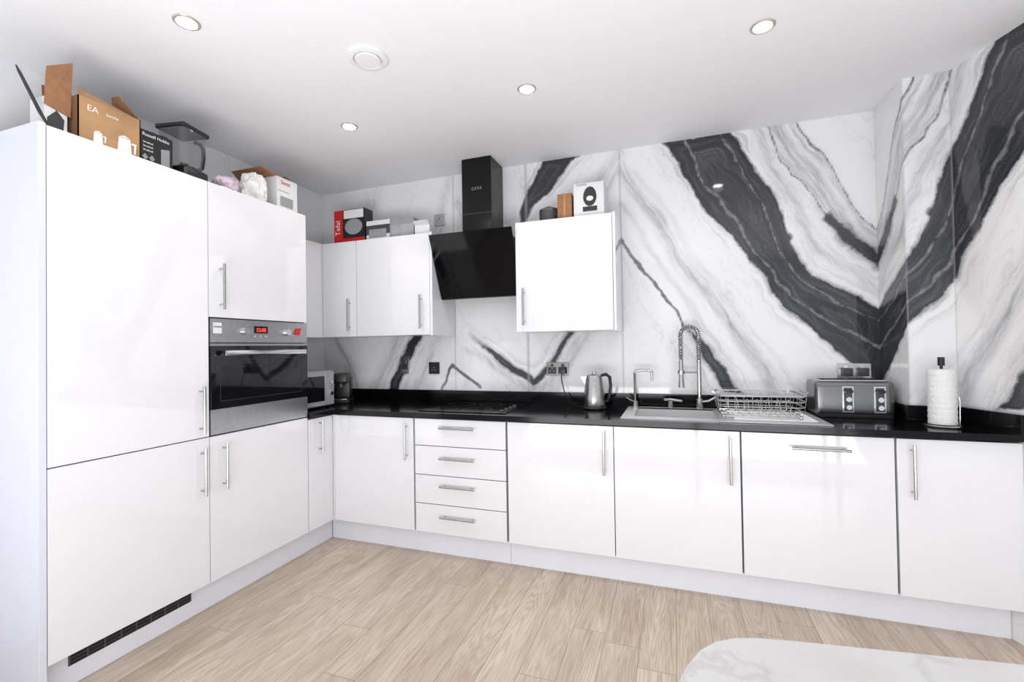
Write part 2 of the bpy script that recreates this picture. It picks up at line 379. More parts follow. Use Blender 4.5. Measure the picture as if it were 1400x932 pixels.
# oven
a,b=Y2+.004,Y3-.004
t=thing('built_in_oven','stainless steel built-in oven with black glass door and red display','oven',(-.25,(a+b)/2,ZS))
part('body',box(-.55,-.03,a+.02,b-.02,ZS,1.474),'dgrey',t)
cp=part('control_panel',box(-.03,.004,a,b,1.352,1.476,.002),'ovst',t)
dr=part('door',[box(-.03,.004,a,b,.885,1.012,.002),box(-.03,.004,a,b,1.335,1.348,.001)],'ovst',t)
part('door_glass',box(-.03,.007,a,b,1.012,1.336,.002),'blkg',dr)
part('window_frame',[box(.0072,.0078,a+.05,b-.05,1.262,1.265),box(.0072,.0078,a+.05,b-.05,1.05,1.053),box(.0072,.0078,a+.05,a+.053,1.05,1.265),box(.0072,.0078,b-.053,b-.05,1.05,1.265)],'hobring',dr)
part('handle',[box(.035,.05,a+.05,b-.05,1.285,1.312,.006)]+[box(.005,.04,y,y+.02,1.288,1.308,.002) for y in (a+.07,b-.09)],'chrome',dr,True)
part('display',box(.004,.006,-.62,-.53,1.405,1.445),'blkg',cp)
text('12:00',.03,(.006,-.61,1.414),YD,ZD,'led',cp,'digits')
for y in (-.685,-.40): part('knob',[cyl((.004,y,1.415),(.03,y,1.415),.021,24,.018)],'chrome',cp,True)
for y in (-.61,-.575,-.54): part('button',cyl((.004,y,1.388),(.007,y,1.388),.006,12),'chrome',cp)
part('sticker',[box(.004,.005,-.862,-.815,1.40,1.455)],'wcard',cp)
text('ZANUSSI',.011,(.005,-.861,1.43),YD,ZD,'ink',cp)
part('tag',[hexa([(.005,-.335,1.405),(.012,-.335,1.405),(.012,-.30,1.40),(.005,-.30,1.40)],[(.005,-.32,1.44),(.012,-.32,1.44),(.012,-.285,1.445),(.005,-.285,1.445)])],'red',cp)
# corner base
t=thing('base_cabinet','narrow gloss white corner base cabinet beside the oven housing','cabinet',(-.3,-.11,0))
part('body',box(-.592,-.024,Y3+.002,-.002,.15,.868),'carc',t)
d=doorX(t,Y3+.002,.0,.15,.865); handle(d,'X',(0,-.13,.745),.215)
XS=[0,.639,1.26,1.885,2.51,3.146,3.60]
def base(x0,x1,label,cat='cabinet',nm='base_cabinet',ztop=.868,xb=None,yb=.592):
    t=thing(nm,label,cat,((x0+x1)/2,.3,0)); part('body',box(x0+.001,(xb or x1)-.001,.024,yb,.15,ztop),'carc',t); return t
t=base(XS[0],XS[1],'gloss white base cabinet in the corner beside the drawers')
part('corner_post',box(.0,.012,.0,.022,.15,.865),'gloss',t)
d=doorY(t,.012,XS[1]-.008,.15,.865); handle(d,'Y',(.585,0,.718),.235)
t=base(XS[1],XS[2],'gloss white four-drawer base unit beneath the hob',nm='drawer_cabinet')
zs=[.15,.331,.511,.694,.865]
for i in range(4):
    d=doorY(t,XS[1],XS[2]-.003,zs[i],zs[i+1],name='drawer'); handle(d,'Y',(.945,0,[.264,.453,.624,.812][i]),.235,True)
t=base(XS[2],XS[3],'gloss white single-door base cabinet between drawers and sink')
d=doorY(t,XS[2]+.006,XS[3],.15,.865); handle(d,'Y',(1.835,0,.718),.235)
t=base(XS[3],XS[4],'gloss white single-door sink cabinet beneath the sink',ztop=.70)
d=doorY(t,XS[3],XS[4],.15,.865); handle(d,'Y',(2.462,0,.718),.235)
t=base(XS[4],XS[5],'integrated dishwasher behind gloss white door with horizontal handle','dishwasher','dishwasher',yb=.58)
d=doorY(t,XS[4]+.004,XS[5],.15,.865); handle(d,'Y',(2.85,0,.80),.24,True)
t=base(XS[5],XS[6],'gloss white base cabinet beneath the paper towel',xb=3.45,yb=.255)
d=doorY(t,XS[5]+.005,3.592,.15,.865); handle(d,'Y',(3.205,0,.72),.24)
# plinths
t=thing('plinth','white kickboard under the tall cabinets with black vent grille','plinth',(-.075,-.8,0))
part('board',box(-.083,-.065,Y1,.06,0,.148),'plinth',t)
part('vent_grille',[box(-.066,-.0635,-1.42,-.94,.078,.135)],'dark',t)
part('grille_slat',[box(-.0635,-.062,-1.42+.004,-.944,z,z+.003) for z in (.09,.105,.12)]+[box(-.0635,-.0615,-1.42+i*.06,-1.414+i*.06,.08,.133) for i in range(9)],'dgrey',t)
solo('plinth','long white kickboard under the base cabinets','plinth',[box(-.065,1.255,.065,.083,0,.148),box(1.257,3.568,.065,.083,0,.148)],'plinth')
# worktop
WZ=.902; z0=.872
sx0,sx1,sy0,sy1=1.97,2.44,.10,.49
solo('worktop','black polished L-shaped kitchen worktop','worktop',[prism([(-.596,Y3+.003),(.02,Y3+.003),(.02,-.02),(.02,.596),(-.596,.596)],z0,WZ),box(.02,sx0,-.02,.596,z0,WZ),box(sx0,sx1,-.02,sy0,z0,WZ),box(sx0,sx1,sy1,.596,z0,WZ),
   prism([(sx1,-.02),(3.306,-.02),(3.306,.596),(sx1,.596)],z0,WZ),prism([(3.306,-.02),(3.594,-.02),(3.502,.266),(3.306,.266)],z0,WZ)],'wtop')
def upst(g,l): solo('worktop_upstand',l,'upstand',g,'wtop')
upst(box(-.577,3.289,.578,.597,WZ,.985),'long black upstand along the marble wall')
upst(box(-.597,-.578,Y3+.003,.597,WZ,.985),'short black upstand behind the microwave')
upst(box(3.29,3.307,.25,.597,WZ,.985),'short black upstand beside the toaster')
upst(box(3.308,3.488,.25,.267,WZ,.985),'short black upstand behind the paper towel')
upst(prism([(3.575,-.02),(3.592,-.02),(3.502,.262),(3.489,.25)],WZ,.985),'angled black upstand beside the paper towel')
# wall units
WF=.25; WB,WT=1.40,2.11
def wallunit(x0,x1,label,hx,depth=.592):
    t=thing('wall_cabinet',label,'cabinet',((x0+x1)/2,.42,WB)); part('body',box(x0+.002,x1-.002,WF+.022,depth,WB+.002,WT-.002),'unitw',t)
    d=doorY(t,x0,x1,WB,WT,WF); handle(d,'Y',(hx,WF,1.56),.235); return t
t=wallunit(.012,.622,'gloss white wall cabinet with a single door beside the hood',.558)
part('end_panel',box(.624,.642,WF-.002,.592,WB-.003,WT+.003),'gloss',t)
t=wallunit(1.250,1.870,'gloss white wall cabinet holding a pot and two cartons',1.307)
part('end_panel',box(1.871,1.886,WF-.002,.592,WB-.003,WT+.003),'gloss',t)
t=thing('wall_cabinet','gloss white corner wall cabinet meeting the tall units','cabinet',(-.3,.3,WB))
part('body',[box(-.592,-.322,Y3+.004,.592,WB+.002,WT-.002),box(-.322,.008,WF+.022,.592,WB+.002,WT-.002)],'unitw',t)
d=doorY(t,-.298,.012,WB,WT,WF); handle(d,'Y',(-.045,WF,1.56),.235)
part('filler_panel',box(-.32,-.30,Y3+.004,WF+.02,WB,WT,.001),'gloss',t)
# hood
t=thing('cooker_hood','black angled glass cooker hood with square chimney','cooker hood',(.945,.4,1.65))
part('chimney',[box(.825,1.045,.36,.594,2.06,ZC-.001,.002)],'hoodm',t)
part('chimney_joint',[box(.824,1.046,.359,.594,2.235,2.238)],'dgrey',t)
text('CATA',.03,(.937,.36,2.40),XD,ZD,'inkg',t,align='CENTER')
part('body',hexa([(.69,.41,1.70),(1.205,.41,1.70),(1.205,.59,1.70),(.69,.59,1.70)],[(.69,.28,2.05),(1.205,.28,2.05),(1.205,.59,2.05),(.69,.59,2.05)]),'hoodm',t)
part('glass_panel',hexa([(.648,.37,1.655),(1.244,.37,1.655),(1.244,.385,1.65),(.648,.385,1.65)],[(.648,.195,2.075),(1.244,.195,2.075),(1.244,.21,2.075),(.648,.21,2.075)]),'hoodg',t)
# hob
t=thing('hob','black glass ceramic hob set in the worktop with control knobs','hob',(.94,.28,WZ))
part('glass_plate',box(.645,1.235,.045,.53,WZ,WZ+.005,.002),'hobg',t)
parts('cooking_zone',[annulus((x,y,WZ+.0054),r-.002,r) for x,y,r in ((.78,.17,.075),(.78,.41,.095),(1.0,.41,.075),(1.0,.17,.095))],'hobring',t)
for i in range(4): part('knob',[cyl((1.19,.12+i*.08,WZ+.005),(1.19,.12+i*.08,WZ+.014),.014,18,.011)],'dgrey',t,True)
# sink
t=thing('kitchen_sink','stainless steel inset sink with single bowl and ribbed drainer','sink',(2.42,.3,WZ))
dz0,dz1=WZ,WZ+.006
ax0,ax1,ay0,ay1=1.92,2.92,.03,.54
bx0,bx1,by0,by1=1.99,2.42,.12,.47
part('deck',[box(ax0,bx0,ay0,ay1,dz0,dz1,.002),box(bx0,bx1,ay0,by0,dz0,dz1),box(bx0,bx1,by1,ay1,dz0,dz1),box(bx1,ax1,ay0,ay1,dz0,dz1,.002)]+[cyl((2.5,.13+i*.045,dz1),(2.88,.13+i*.045,dz1),.004,8) for i in range(8)],'sink',t)
th=.004; bz=.74
part('bowl',[box(bx0-th,bx0,by0,by1,bz,dz1),box(bx1,bx1+th,by0,by1,bz,dz1),box(bx0-th,bx1+th,by0-th,by0,bz,dz1),box(bx0-th,bx1+th,by1,by1+th,bz,dz1),box(bx0-th,bx1+th,by0-th,by1+th,bz-th,bz)],'sink',t)
part('drain',lathe([(.035,0),(.035,.003),(.02,.002)],(2.2,.3,bz)),'chrome',t,True)
TZ=dz1
# spring tap
t=thing('kitchen_tap','tall steel spring-coil pull-down kitchen tap behind the sink','tap',(2.35,.505,TZ))
bx,by=2.35,.505
part('base',[cyl((bx,by,TZ),(bx,by,TZ+.06),.022,20),cyl((bx,by,TZ+.06),(bx,by,TZ+.30),.013,16)],'steel',t,True)
part('lever',[tube([(bx+.015,by-.01,TZ+.045),(bx+.05,by-.02,TZ+.05),(bx+.09,by-.03,TZ+.075)],.006,8)],'steel',t,True)
pth=[Vector((bx,by,TZ+.28)),Vector((bx,by,TZ+.36)),Vector((bx,by,TZ+.44))]+arc((bx-.052,by-.01,TZ+.455),.052,0,math.pi,16)+[Vector((bx-.104,by-.02,TZ+.36)),Vector((bx-.104,by-.02,TZ+.30))]
part('hose',tube(pth,.0095,10),'dsteel',t,True)
hp=[];L=0
for i in range(len(pth)-1):
    a_,b_=pth[i],pth[i+1]; ll=(b_-a_).length; n=max(1,int(ll/.0011)); dd=(b_-a_).normalized(); u=Vector((0,1,0)); w=dd.cross(u).normalized()
    for k in range(n):
        an=(L+ll*k/n)/.0125*2*math.pi; hp.append(a_.lerp(b_,k/n)+(u*math.cos(an)+w*math.sin(an))*.0135)
    L+=ll
part('spring',tube(hp,.003,5),'steel',t,True)
part('spray_head',[tube([(bx-.104,by-.02,TZ+.30),(bx-.104,by-.02,TZ+.20),(bx-.104,by-.02,TZ+.13)],[.013,.014,.020],16)],'steel',t,True)
part('holder_arm',[cyl((bx,by,TZ+.225),(bx-.104,by-.02,TZ+.225),.006,10),lathe([(.021,-.012),(.021,.012)],(bx-.104,by-.02,TZ+.225),18)],'steel',t,True)
# filter tap
t=thing('water_tap','slim steel swan-neck filter tap beside the sink','tap',(1.965,.505,TZ))
x,y=1.965,.505
part('spout',tube([(x,y,TZ),(x,y,TZ+.20)]+[(x+.03-.03*math.cos(a),y-.01,TZ+.215+.022*math.sin(a)) for a in (.2,.6,1.1,1.57)]+[(x+.08,y-.02,TZ+.238)]+[(x+.085+.022*math.sin(a),y-.02,TZ+.216+.022*math.cos(a)) for a in (.3,.8,1.3,1.57)]+[(x+.107,y-.02,TZ+.17)],.0085,12),'steel',t,True)
part('base',[cyl((x,y,TZ),(x,y,TZ+.04),.02,18)],'steel',t,True)
part('lever',[tube([(x,y,TZ+.03),(x-.03,y-.03,TZ+.05),(x-.05,y-.05,TZ+.065)],.005,8)],'steel',t,True)
t=thing('soap_dispenser','low steel soap dispenser with flat spout beside the tap','soap dispenser',(2.18,.505,TZ))
part('base',[cyl((2.18,.505,TZ),(2.18,.505,TZ+.045),.017,18)],'steel',t,True)
part('spout',[tube([(2.14,.49,TZ+.052),(2.18,.505,TZ+.052),(2.25,.47,TZ+.048)],[.007,.009,.006],10)],'steel',t,True)
# kettle
t=thing('kettle','brushed steel jug kettle with black handle on its base','kettle',(1.72,.40,WZ),True)
part('power_base',lathe([(.07,0),(.075,.008),(.07,.018)]),'blk',t,True)
part('body',lathe([(.068,.018),(.07,.03),(.066,.09),(.058,.17),(.052,.205)],seg=40),'steel',t,True)
part('lid',lathe([(.052,.205),(.05,.214),(.035,.222),(.012,.225),(.012,.235),(.004,.238)]),'steel',t,True)
part('handle',tube([(.045,0,.215),(.075,0,.222),(.098,0,.205),(.104,0,.15),(.096,0,.09),(.085,0,.05),(.06,0,.045)],[.009,.011,.011,.010,.010,.009,.008],10),'blk',t,True)
part('spout',[hexa([(-.06,-.018,.16),(-.06,.018,.16),(-.045,.018,.15),(-.045,-.018,.15)],[(-.082,-.02,.205),(-.082,.02,.205),(-.045,.022,.208),(-.045,-.022,.208)])],'steel',t)
# toaster
t=thing('toaster','dark grey four-slice toaster with steel slots against the wall','toaster',(3.10,.43,WZ),True)
part('body',box(-.178,.178,-.10,.10,.012,.195,.035,5),'toast',t,True)
part('base_trim',box(-.17,.17,-.095,.095,0,.02,.004),'blk',t)
part('top_plate',box(-.15,.15,-.07,.07,.193,.199,.002),'chrome',t)
parts('slot',[box(x-.062,x+.062,y-.011,y+.011,.199,.2005) for x in (-.075,.075) for y in (-.03,.03)],'dark',t)
for x in (-.03,.11):
    cpn=part('control_panel',[box(x-.026,x+.026,-.1035,-.099,.03,.168,.012,3)],'chrome',t,True)
    part('panel_face',[box(x-.019,x+.019,-.1045,-.1033,.037,.161,.001)],'dgrey',t)
    part('lever',[box(x-.018,x+.018,-.125,-.104,.135,.15,.004)],'blk',t,True)
    for z in (.058,.10): part('knob',[cyl((x,-.104,z),(x,-.118,z),.013,18)],'chrome',t,True)
# paper towel
t=thing('paper_towel_holder','white kitchen roll on black upright holder beside upstand','paper towel',(3.386,.145,WZ),True)
part('base',lathe([(.068,0),(.07,.006),(.064,.011)]),'steel',t,True)
part('pole',[cyl((0,0,.01),(0,0,.285),.006,12),cyl((0,0,.285),(0,0,.325),.013,16)],'blk',t,True)
part('arm',tube([(.064,0,.01),(.066,0,.12),(.062,0,.14)],.003,8),'steel',t,True)
R=.053;prof=[(.02,.012)]+[(R*(.985+.015*math.sin(i*1.57)),.014+.254*i/40) for i in range(41)]+[(.02,.27)]
part('roll',lathe(prof,seg=36),'paper',t,True)
# dish rack
t=thing('dish_rack','chrome wire dish rack on the sink drainer','dish rack',(2.63,.27,TZ+.004),True)
g=[];x0,x1,y0,y1=-.2,.2,-.155,.155; HT=.12
def rect(z,e=0,r=.0035):
    c=.03; P=[]
    for cx,cy,a0 in ((x1+e-c,y1+e-c,0),(x0-e+c,y1+e-c,90),(x0-e+c,y0-e+c,180),(x1+e-c,y0-e+c,270)):
        for k in range(5):
            an=math.radians(a0+k*22.5); P.append((cx+c*math.cos(an),cy+c*math.sin(an),z))
    return tube(P,r,6,True)
for z,e,r in ((.012,-.012,.003),(.036,-.007,.0025),(.062,-.002,.0025),(.09,.003,.0025),(HT,.008,.005)): g.append(rect(z,e,r))
for i in range(9):
    x=x0+.03+i*(x1-x0-.06)/8; g.append(tube([(x,y0-.007,HT),(x,y0+.0,.05),(x,y0+.012,.012),(x,y1-.012,.012),(x,y1,.05),(x,y1+.007,HT)],.0018,5))
for i in range(4):
    y=y0+.03+i*(y1-y0-.06)/3; g.append(tube([(x0-.007,y,HT),(x0,y,.05),(x0+.012,y,.012),(x1-.012,y,.012),(x1,y,.05),(x1+.007,y,HT)],.0018,5))
for i in range(7):
    x=x0+.05+i*.05; g.append(tube([(x,-.07,.012)]+[(x,-.01+.06*math.cos(a),.012+.075*math.sin(a)) for a in (2.8,2.3,1.9,1.57,1.24,.84,.34)]+[(x,.05,.012)],.002,5))
part('wire_basket',g,'rackm',t,True)
parts('foot',[cyl((x,y,0),(x,y,.014),.007,10) for x in (x0+.02,x1-.02) for y in (y0+.02,y1-.02)],'rackm',t)
parts('handle',[tube([(x,-.06,HT),(x+s*.02,-.06,HT+.01),(x+s*.02,.06,HT+.01),(x,.06,HT)],.004,8) for x,s in ((x0-.008,-1),(x1+.008,1))],'rackm',t,True)
# microwave
t=thing('microwave','silver microwave with dark window on the corner worktop','microwave',(-.34,-.04,WZ))
part('body',box(-.55,-.12,-.215,.135,WZ+.01,1.165,.006),'ovst',t)
part('door',box(-.12,-.10,-.21,.06,WZ+.018,1.157,.003),'gcard',t)
part('window',box(-.10,-.097,-.19,.035,WZ+.05,1.125,.001),'blkg',t)
part('control_panel',box(-.12,-.10,.062,.132,WZ+.018,1.157,.003),'gcard',t)
parts('knob',[cyl((-.10,.097,z),(-.085,.097,z),.014,16) for z in (1.0,1.08)],'chrome',t,True)
parts('foot',[box(x-.02,x,y,y+.02,WZ,WZ+.01) for x in (-.5,-.13) for y in (-.2,.1)],'blk',t)
# coffee machine
t=thing('coffee_machine','small black capsule coffee machine in the worktop corner','coffee machine',(-.20,.34,WZ),True,rz=.5)
part('base',box(-.07,.07,-.11,.10,0,.03,.01),'blk',t,True)
part('body',box(-.06,.06,.0,.10,.03,.20,.02,3),'blk',t,True)
part('head',box(-.055,.055,-.09,.08,.15,.225,.025,4),'blk',t,True)
part('spout',[cyl((0,-.05,.15),(0,-.05,.12),.018,14)],'dgrey',t,True)
part('drip_tray',box(-.05,.05,-.10,-.01,.03,.036,.002),'chrome',t)
# sockets
def socket(x,z,w,h,m,mi,label,gangs,Y=.6):
    t=thing('wall_socket',label,'socket',(x,Y,z))
    part('plate',box(x-w/2,x+w/2,Y-.010,Y-.001,z-h/2,z+h/2,.002),m,t)
    for i in range(gangs):
        cx=x+(i-(gangs-1)/2)*w/gangs
        part('insert',box(cx-.030,cx+.030,Y-.012,Y-.010,z-.034,z+.012),mi,t)
        part('switch',box(cx-.009,cx+.009,Y-.015,Y-.010,z+.016,z+.034,.001),mi,t)
        part('pin_hole',[box(cx-.004,cx+.004,Y-.0125,Y-.012,z-.0,z+.008)]+[box(cx+s*.014-.005,cx+s*.014+.005,Y-.0125,Y-.012,z-.017,z-.012) for s in (-1,1)],'dark' if mi!='blk' else 'inkg',t)
    return t
socket(.195,1.176,.075,.135,'steel','dsteel','metal wall socket near the corner',1)
socket(.457,1.153,.09,.09,'blk','blk','black single wall switch plate above upstand',1)
socket(1.434,1.148,.155,.092,'dsteel','blk','dark chrome double wall socket with plug beside the kettle',2)
p=thing('power_plug','black mains plug and trailing cable feeding the kettle','plug',(1.47,.585,1.14))
part('plug_body',box(1.446,1.494,.560,.588,1.115,1.16,.006),'blk',p,True)
part('cable',tube([(1.47,.56,1.118),(1.472,.545,1.08),(1.49,.54,1.0),(1.53,.50,.93),(1.60,.45,.908),(1.638,.42,.908)],.004,8),'blk',p,True)
socket(3.182,1.135,.165,.092,'steel','chrome','metal double wall socket above the toaster',2)
for cx in (3.145,3.222):
    solo('power_plug','dark mains plug in the socket above the toaster','plug',box(cx-.024,cx+.024,.56,.588,1.108,1.155,.006),'dgrey',True,group='plugs above the toaster')
socket(.52,2.295,.088,.088,'steel','steel','small steel switch plate above the wall cabinets',1)
# ------------------------------------------------------------ items on tall units
TT=ZT+.003
def flat(pts,x): return ([Vector((x,a,b)) for a,b in pts],[list(range(len(pts)))])
t=thing('open_cardboard_box','open orange printed kettle carton with raised torn flaps','box',(-.2,-1.24,TT))
x0,x1,y0,y1,z1=-.33,-.09,-1.37,-1.135,2.375
part('front_wall',[box(x1-.004,x1,y0,y1,TT,z1),box(x0,x1,y1-.004,y1,TT,z1)],'orange',t)
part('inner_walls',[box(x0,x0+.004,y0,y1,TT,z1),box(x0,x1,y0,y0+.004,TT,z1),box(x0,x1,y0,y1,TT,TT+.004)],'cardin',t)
part('flap',[hexa([(x1-.004,y0+.005,z1),(x1,y0+.005,z1),(x1,y1-.01,z1),(x1-.004,y1-.01,z1)],[(x1-.05,y0+.02,z1+.055),(x1-.046,y0+.02,z1+.055),(x1-.066,y1-.08,z1+.035),(x1-.07,y1-.08,z1+.035)])],'orange',t)
part('flap',[hexa([(x0+.05,y1-.004,z1),(x1,y1-.004,z1),(x1,y1,z1),(x0+.05,y1,z1)],[(x0+.09,y1-.03,z1+.12),(x1-.07,y1-.05,z1+.10),(x1-.07,y1-.046,z1+.10),(x0+.09,y1-.026,z1+.12)])],'card',t)
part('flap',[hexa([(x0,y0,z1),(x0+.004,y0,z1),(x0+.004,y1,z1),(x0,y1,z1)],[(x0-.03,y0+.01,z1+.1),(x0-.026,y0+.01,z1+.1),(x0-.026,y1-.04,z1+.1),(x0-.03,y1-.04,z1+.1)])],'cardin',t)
text('EA',.036,(x1,y0+.03,z1-.05),YD,ZD,'inkw',t)
text('kettle',.02,(x1,y0+.10,z1-.045),YD,ZD,'inkw',t)
for k,(yy,zz,s) in enumerate(((-1.20,2.19,1.05),(-1.30,2.20,.65))):
    part('printed_kettle',[flat([(yy-.028*s,zz),(yy+.028*s,zz),(yy+.022*s,zz+.07*s),(yy-.022*s,zz+.07*s)],x1+.0012),flat([(yy-.022*s,zz+.072*s),(yy+.022*s,zz+.072*s),(yy,zz+.082*s)],x1+.0012),
      flat([(yy+.026*s,zz+.06*s),(yy+.045*s,zz+.06*s),(yy+.042*s,zz+.015*s),(yy+.034*s,zz+.015*s),(yy+.036*s,zz+.052*s),(yy+.026*s,zz+.052*s)],x1+.0012)],'inkw',t)
t=thing('open_cardboard_box','white printed carton with tall brown raised flap','box',(-.18,-1.43,TT))
part('carton',box(-.22,-.13,-1.46,-1.385,TT,2.33,.001),'wcard',t)
part('flap',hexa([(-.13,-1.46,2.30),(-.126,-1.46,2.30),(-.126,-1.375,2.28),(-.13,-1.375,2.28)],[(-.135,-1.45,2.455),(-.131,-1.45,2.455),(-.121,-1.37,2.51),(-.125,-1.37,2.51)]),'card',t)
part('printed_picture',[flat([(-1.45,2.2),(-1.40,2.19),(-1.395,2.26),(-1.42,2.29),(-1.45,2.25)],-.1285)],'ink',t)
t=thing('appliance_box','black printed appliance carton with white lettering','box',(-.2,-1.06,TT))
part('carton',box(-.33,-.10,-1.128,-.985,TT,2.345,.001),'bcard',t)
text('Russell Hobbs',.021,(-.10,-1.122,2.318),YD,ZD,'inkw',t)
for k in range(3): text('brushed',.013,(-.10,-1.118,2.285-k*.018),YD,ZD,'inkw',t)
part('printed_picture',[flat([(-1.04,2.19),(-1.0,2.19),(-1.0,2.29),(-1.04,2.28)],-.0988)]+[flat([(-1.11+.03*i,2.205),(-1.097+.03*i,2.22),(-1.11+.03*i,2.235),(-1.123+.03*i,2.22)],-.0988) for i in range(2)],'inkg',t)
# blender
t=thing('countertop_blender','black jug blender with smoky clear jug and black lid','blender',(-.17,-.885,TT),True,rz=.2)
part('motor_base',box(-.085,.085,-.075,.075,0,.075,.025,3),'blk',t,True)
def rring(c,z,n=4,rr=.35):
    P=[]
    for qx,qy,a0 in ((1,1,0),(-1,1,90),(-1,-1,180),(1,-1,270)):
        for k in range(n+1):
            an=math.radians(a0+90*k/n); P.append(Vector((qx*c*(1-rr)+c*rr*math.cos(an),qy*c*(1-rr)+c*rr*math.sin(an),z)))
    return P
rings=[rring(.060,.075),rring(.072,.17),rring(.080,.262)]; n=len(rings[0])
part('jug',(sum(rings,[]),[[i*n+k,i*n+(k+1)%n,(i+1)*n+(k+1)%n,(i+1)*n+k] for i in range(2) for k in range(n)]),'smoke',t,True)
part('blade',[cyl((0,0,.075),(0,0,.11),.014,10),box(-.03,.03,-.005,.005,.10,.104)],'blk',t)
part('lid',[box(-.083,.083,-.083,.083,.262,.286,.012,3),lathe([(.035,.286),(.033,.306),(.02,.310)])],'blk',t,True)
part('handle',tube([(0,.076,.25),(0,.11,.255),(0,.130,.235),(0,.132,.19),(0,.122,.13),(0,.095,.105),(0,.060,.105)],.010,10),'blk',t,True)
t=thing('blender_lid','black plastic blender attachment resting on the cartons','lid',(-.2,-1.03,2.346),True)
part('cap',[tube([(-.01,-.05,.014),(.03,0,.014),(.01,.07,.03)],.014,10),lathe([(.035,0),(.035,.03),(.02,.035)],(0,.0,0))],'blk',t,True)
# bags
def blob(c,s,seed,amp=.25,sub=5):
    bm=bmesh.new(); bmesh.ops.create_icosphere(bm,subdivisions=sub,radius=1)
    for v in bm.verts:
        n=noise.fractal(v.co*1.4+Vector((seed,seed*2,0)),1,2,3)*amp
        for fr,am in ((2.2,.7),(5,.3)):
            n+=(.5-abs(noise.noise(v.co*fr+Vector((seed,fr,0))))*2)*amp*am*.5
        p=v.co*(1+n); z=max(p.z,-.75); v.co=Vector((c[0]+p.x*s[0],c[1]+p.y*s[1],c[2]+(z+.75)*s[2]))
    bm.verts.index_update(); g=([v.co.copy() for v in bm.verts],[[v.index for v in f.verts] for f in bm.faces]); bm.free(); return g
solo('plastic_bag','crumpled pink and blue printed plastic bag','bag',blob((-.11,-.695,TT),(.055,.070,.058),3,.26),'bagp',False)
solo('plastic_bag','crumpled white plastic bag beside the open carton','bag',blob((-.10,-.525,TT),(.058,.080,.098),8,.26),'bagw',False)
t=thing('appliance_box','open white appliance carton with small red lettering','box',(-.2,-.33,TT))
part('carton',box(-.36,-.06,-.395,-.235,TT,2.375,.001),'wcard',t)
part('flap',[hexa([(-.36,-.395,2.375),(-.06,-.395,2.375),(-.06,-.391,2.375),(-.36,-.391,2.375)],[(-.34,-.47,2.41),(-.10,-.47,2.41),(-.10,-.466,2.415),(-.34,-.466,2.415)])],'card',t)
part('flap',[hexa([(-.36,-.235,2.375),(-.08,-.235,2.375),(-.08,-.231,2.375),(-.36,-.231,2.375)],[(-.34,-.25,2.43),(-.14,-.25,2.43),(-.14,-.246,2.43),(-.34,-.246,2.43)])],'card',t)
text('Swan',.036,(-.06,-.365,2.335),YD,ZD,'red',t)
part('printed_picture',[flat([(-.37,2.2),(-.27,2.2),(-.27,2.26),(-.37,2.26)],-.0588)],'inkg',t)
part('printed_band',[flat([(-.39,2.29),(-.30,2.29),(-.30,2.294),(-.39,2.294)],-.0588)],'orange',t)
solo('umbrella','thin closed black umbrella leaning above the tall cabinet','umbrella',tube([(-.035,-1.49,TT+.004),(-.10,-1.485,TT+.075),(-.27,-1.47,2.45),(-.30,-1.467,2.485)],[.004,.007,.006,.003],8),'blk',True)
# items on wall cabinets
UT=WT
def quadY(x0,x1,z0,z1,y): return ([Vector(p) for p in ((x0,y,z0),(x1,y,z0),(x1,y,z1),(x0,y,z1))],[[0,1,2,3]])
t=thing('appliance_box','red and black appliance carton with white lettering','box',(-.12,.4,UT))
part('carton',box(-.25,.03,.33,.43,UT,2.375,.001),'bcard',t)
part('red_print',[quadY(-.25,-.17,UT,2.375,.3288),quadY(-.17,.03,UT,UT+.045,.3288)],'red',t)
text('Tefal',.06,(-.195,.3285,UT+.07),(0,0,1),(-1,0,0),'inkw',t)
part('printed_picture',[([Vector((-.07+.08*math.cos(a),.328,UT+.13+.06*math.sin(a))) for a in [i*math.pi/12 for i in range(24)]],[list(range(24))])],'inkg',t)
part('printed_panel',[quadY(-.16,.02,2.305,2.37,.3282)],'inkw',t)
t=thing('appliance_box','grey and white appliance carton on the wall cabinet','box',(.15,.4,UT))
part('carton',box(.045,.25,.33,.50,UT,2.265,.001),'wcard',t)
part('printed_band',[box(.045,.25,.3285,.3298,UT+.05,UT+.12)],'dgrey',t)
part('printed_picture',[box(.07,.22,.3275,.3288,UT+.03,UT+.09)],'inkg',t)
t=thing('storage_box','grey closed appliance carton on the wall cabinet','box',(.36,.4,UT))
part('carton',box(.258,.45,.33,.50,UT,2.255,.003),'gcard',t)
part('lid_band',box(.256,.452,.328,.502,2.215,2.257,.002),'inkg',t)
t=thing('storage_box','small white open carton on the wall cabinet','box',(.52,.4,UT))
part('carton',box(.46,.58,.33,.44,UT,2.19,.002),'wcard',t)
part('flap',hexa([(.46,.33,2.19),(.58,.33,2.19),(.58,.333,2.19),(.46,.333,2.19)],[(.47,.29,2.215),(.585,.29,2.215),(.585,.293,2.215),(.47,.293,2.215)]),'wcard',t)
t=thing('cooking_pot','dark grey round lidded pot on the wall cabinet','pot',(1.44,.42,UT),True)
part('pot_body',lathe([(.06,0),(.068,.01),(.07,.09)]),'dgrey',t,True)
part('lid',lathe([(.072,.09),(.068,.105),(.03,.125),(.012,.13)]),'toast',t,True)
t=thing('cardboard_box','small plain brown cardboard box on the wall cabinet','box',(1.56,.4,UT))
part('carton',box(1.515,1.608,.33,.45,UT,2.285,.001),'card',t)
part('tape',box(1.555,1.567,.3288,.4512,UT+.001,2.2862),'orange',t)
t=thing('appliance_box','white coffee machine carton with dark printed picture','box',(1.71,.4,UT))
part('carton',box(1.622,1.812,.33,.48,UT,2.335,.001),'wcard',t)
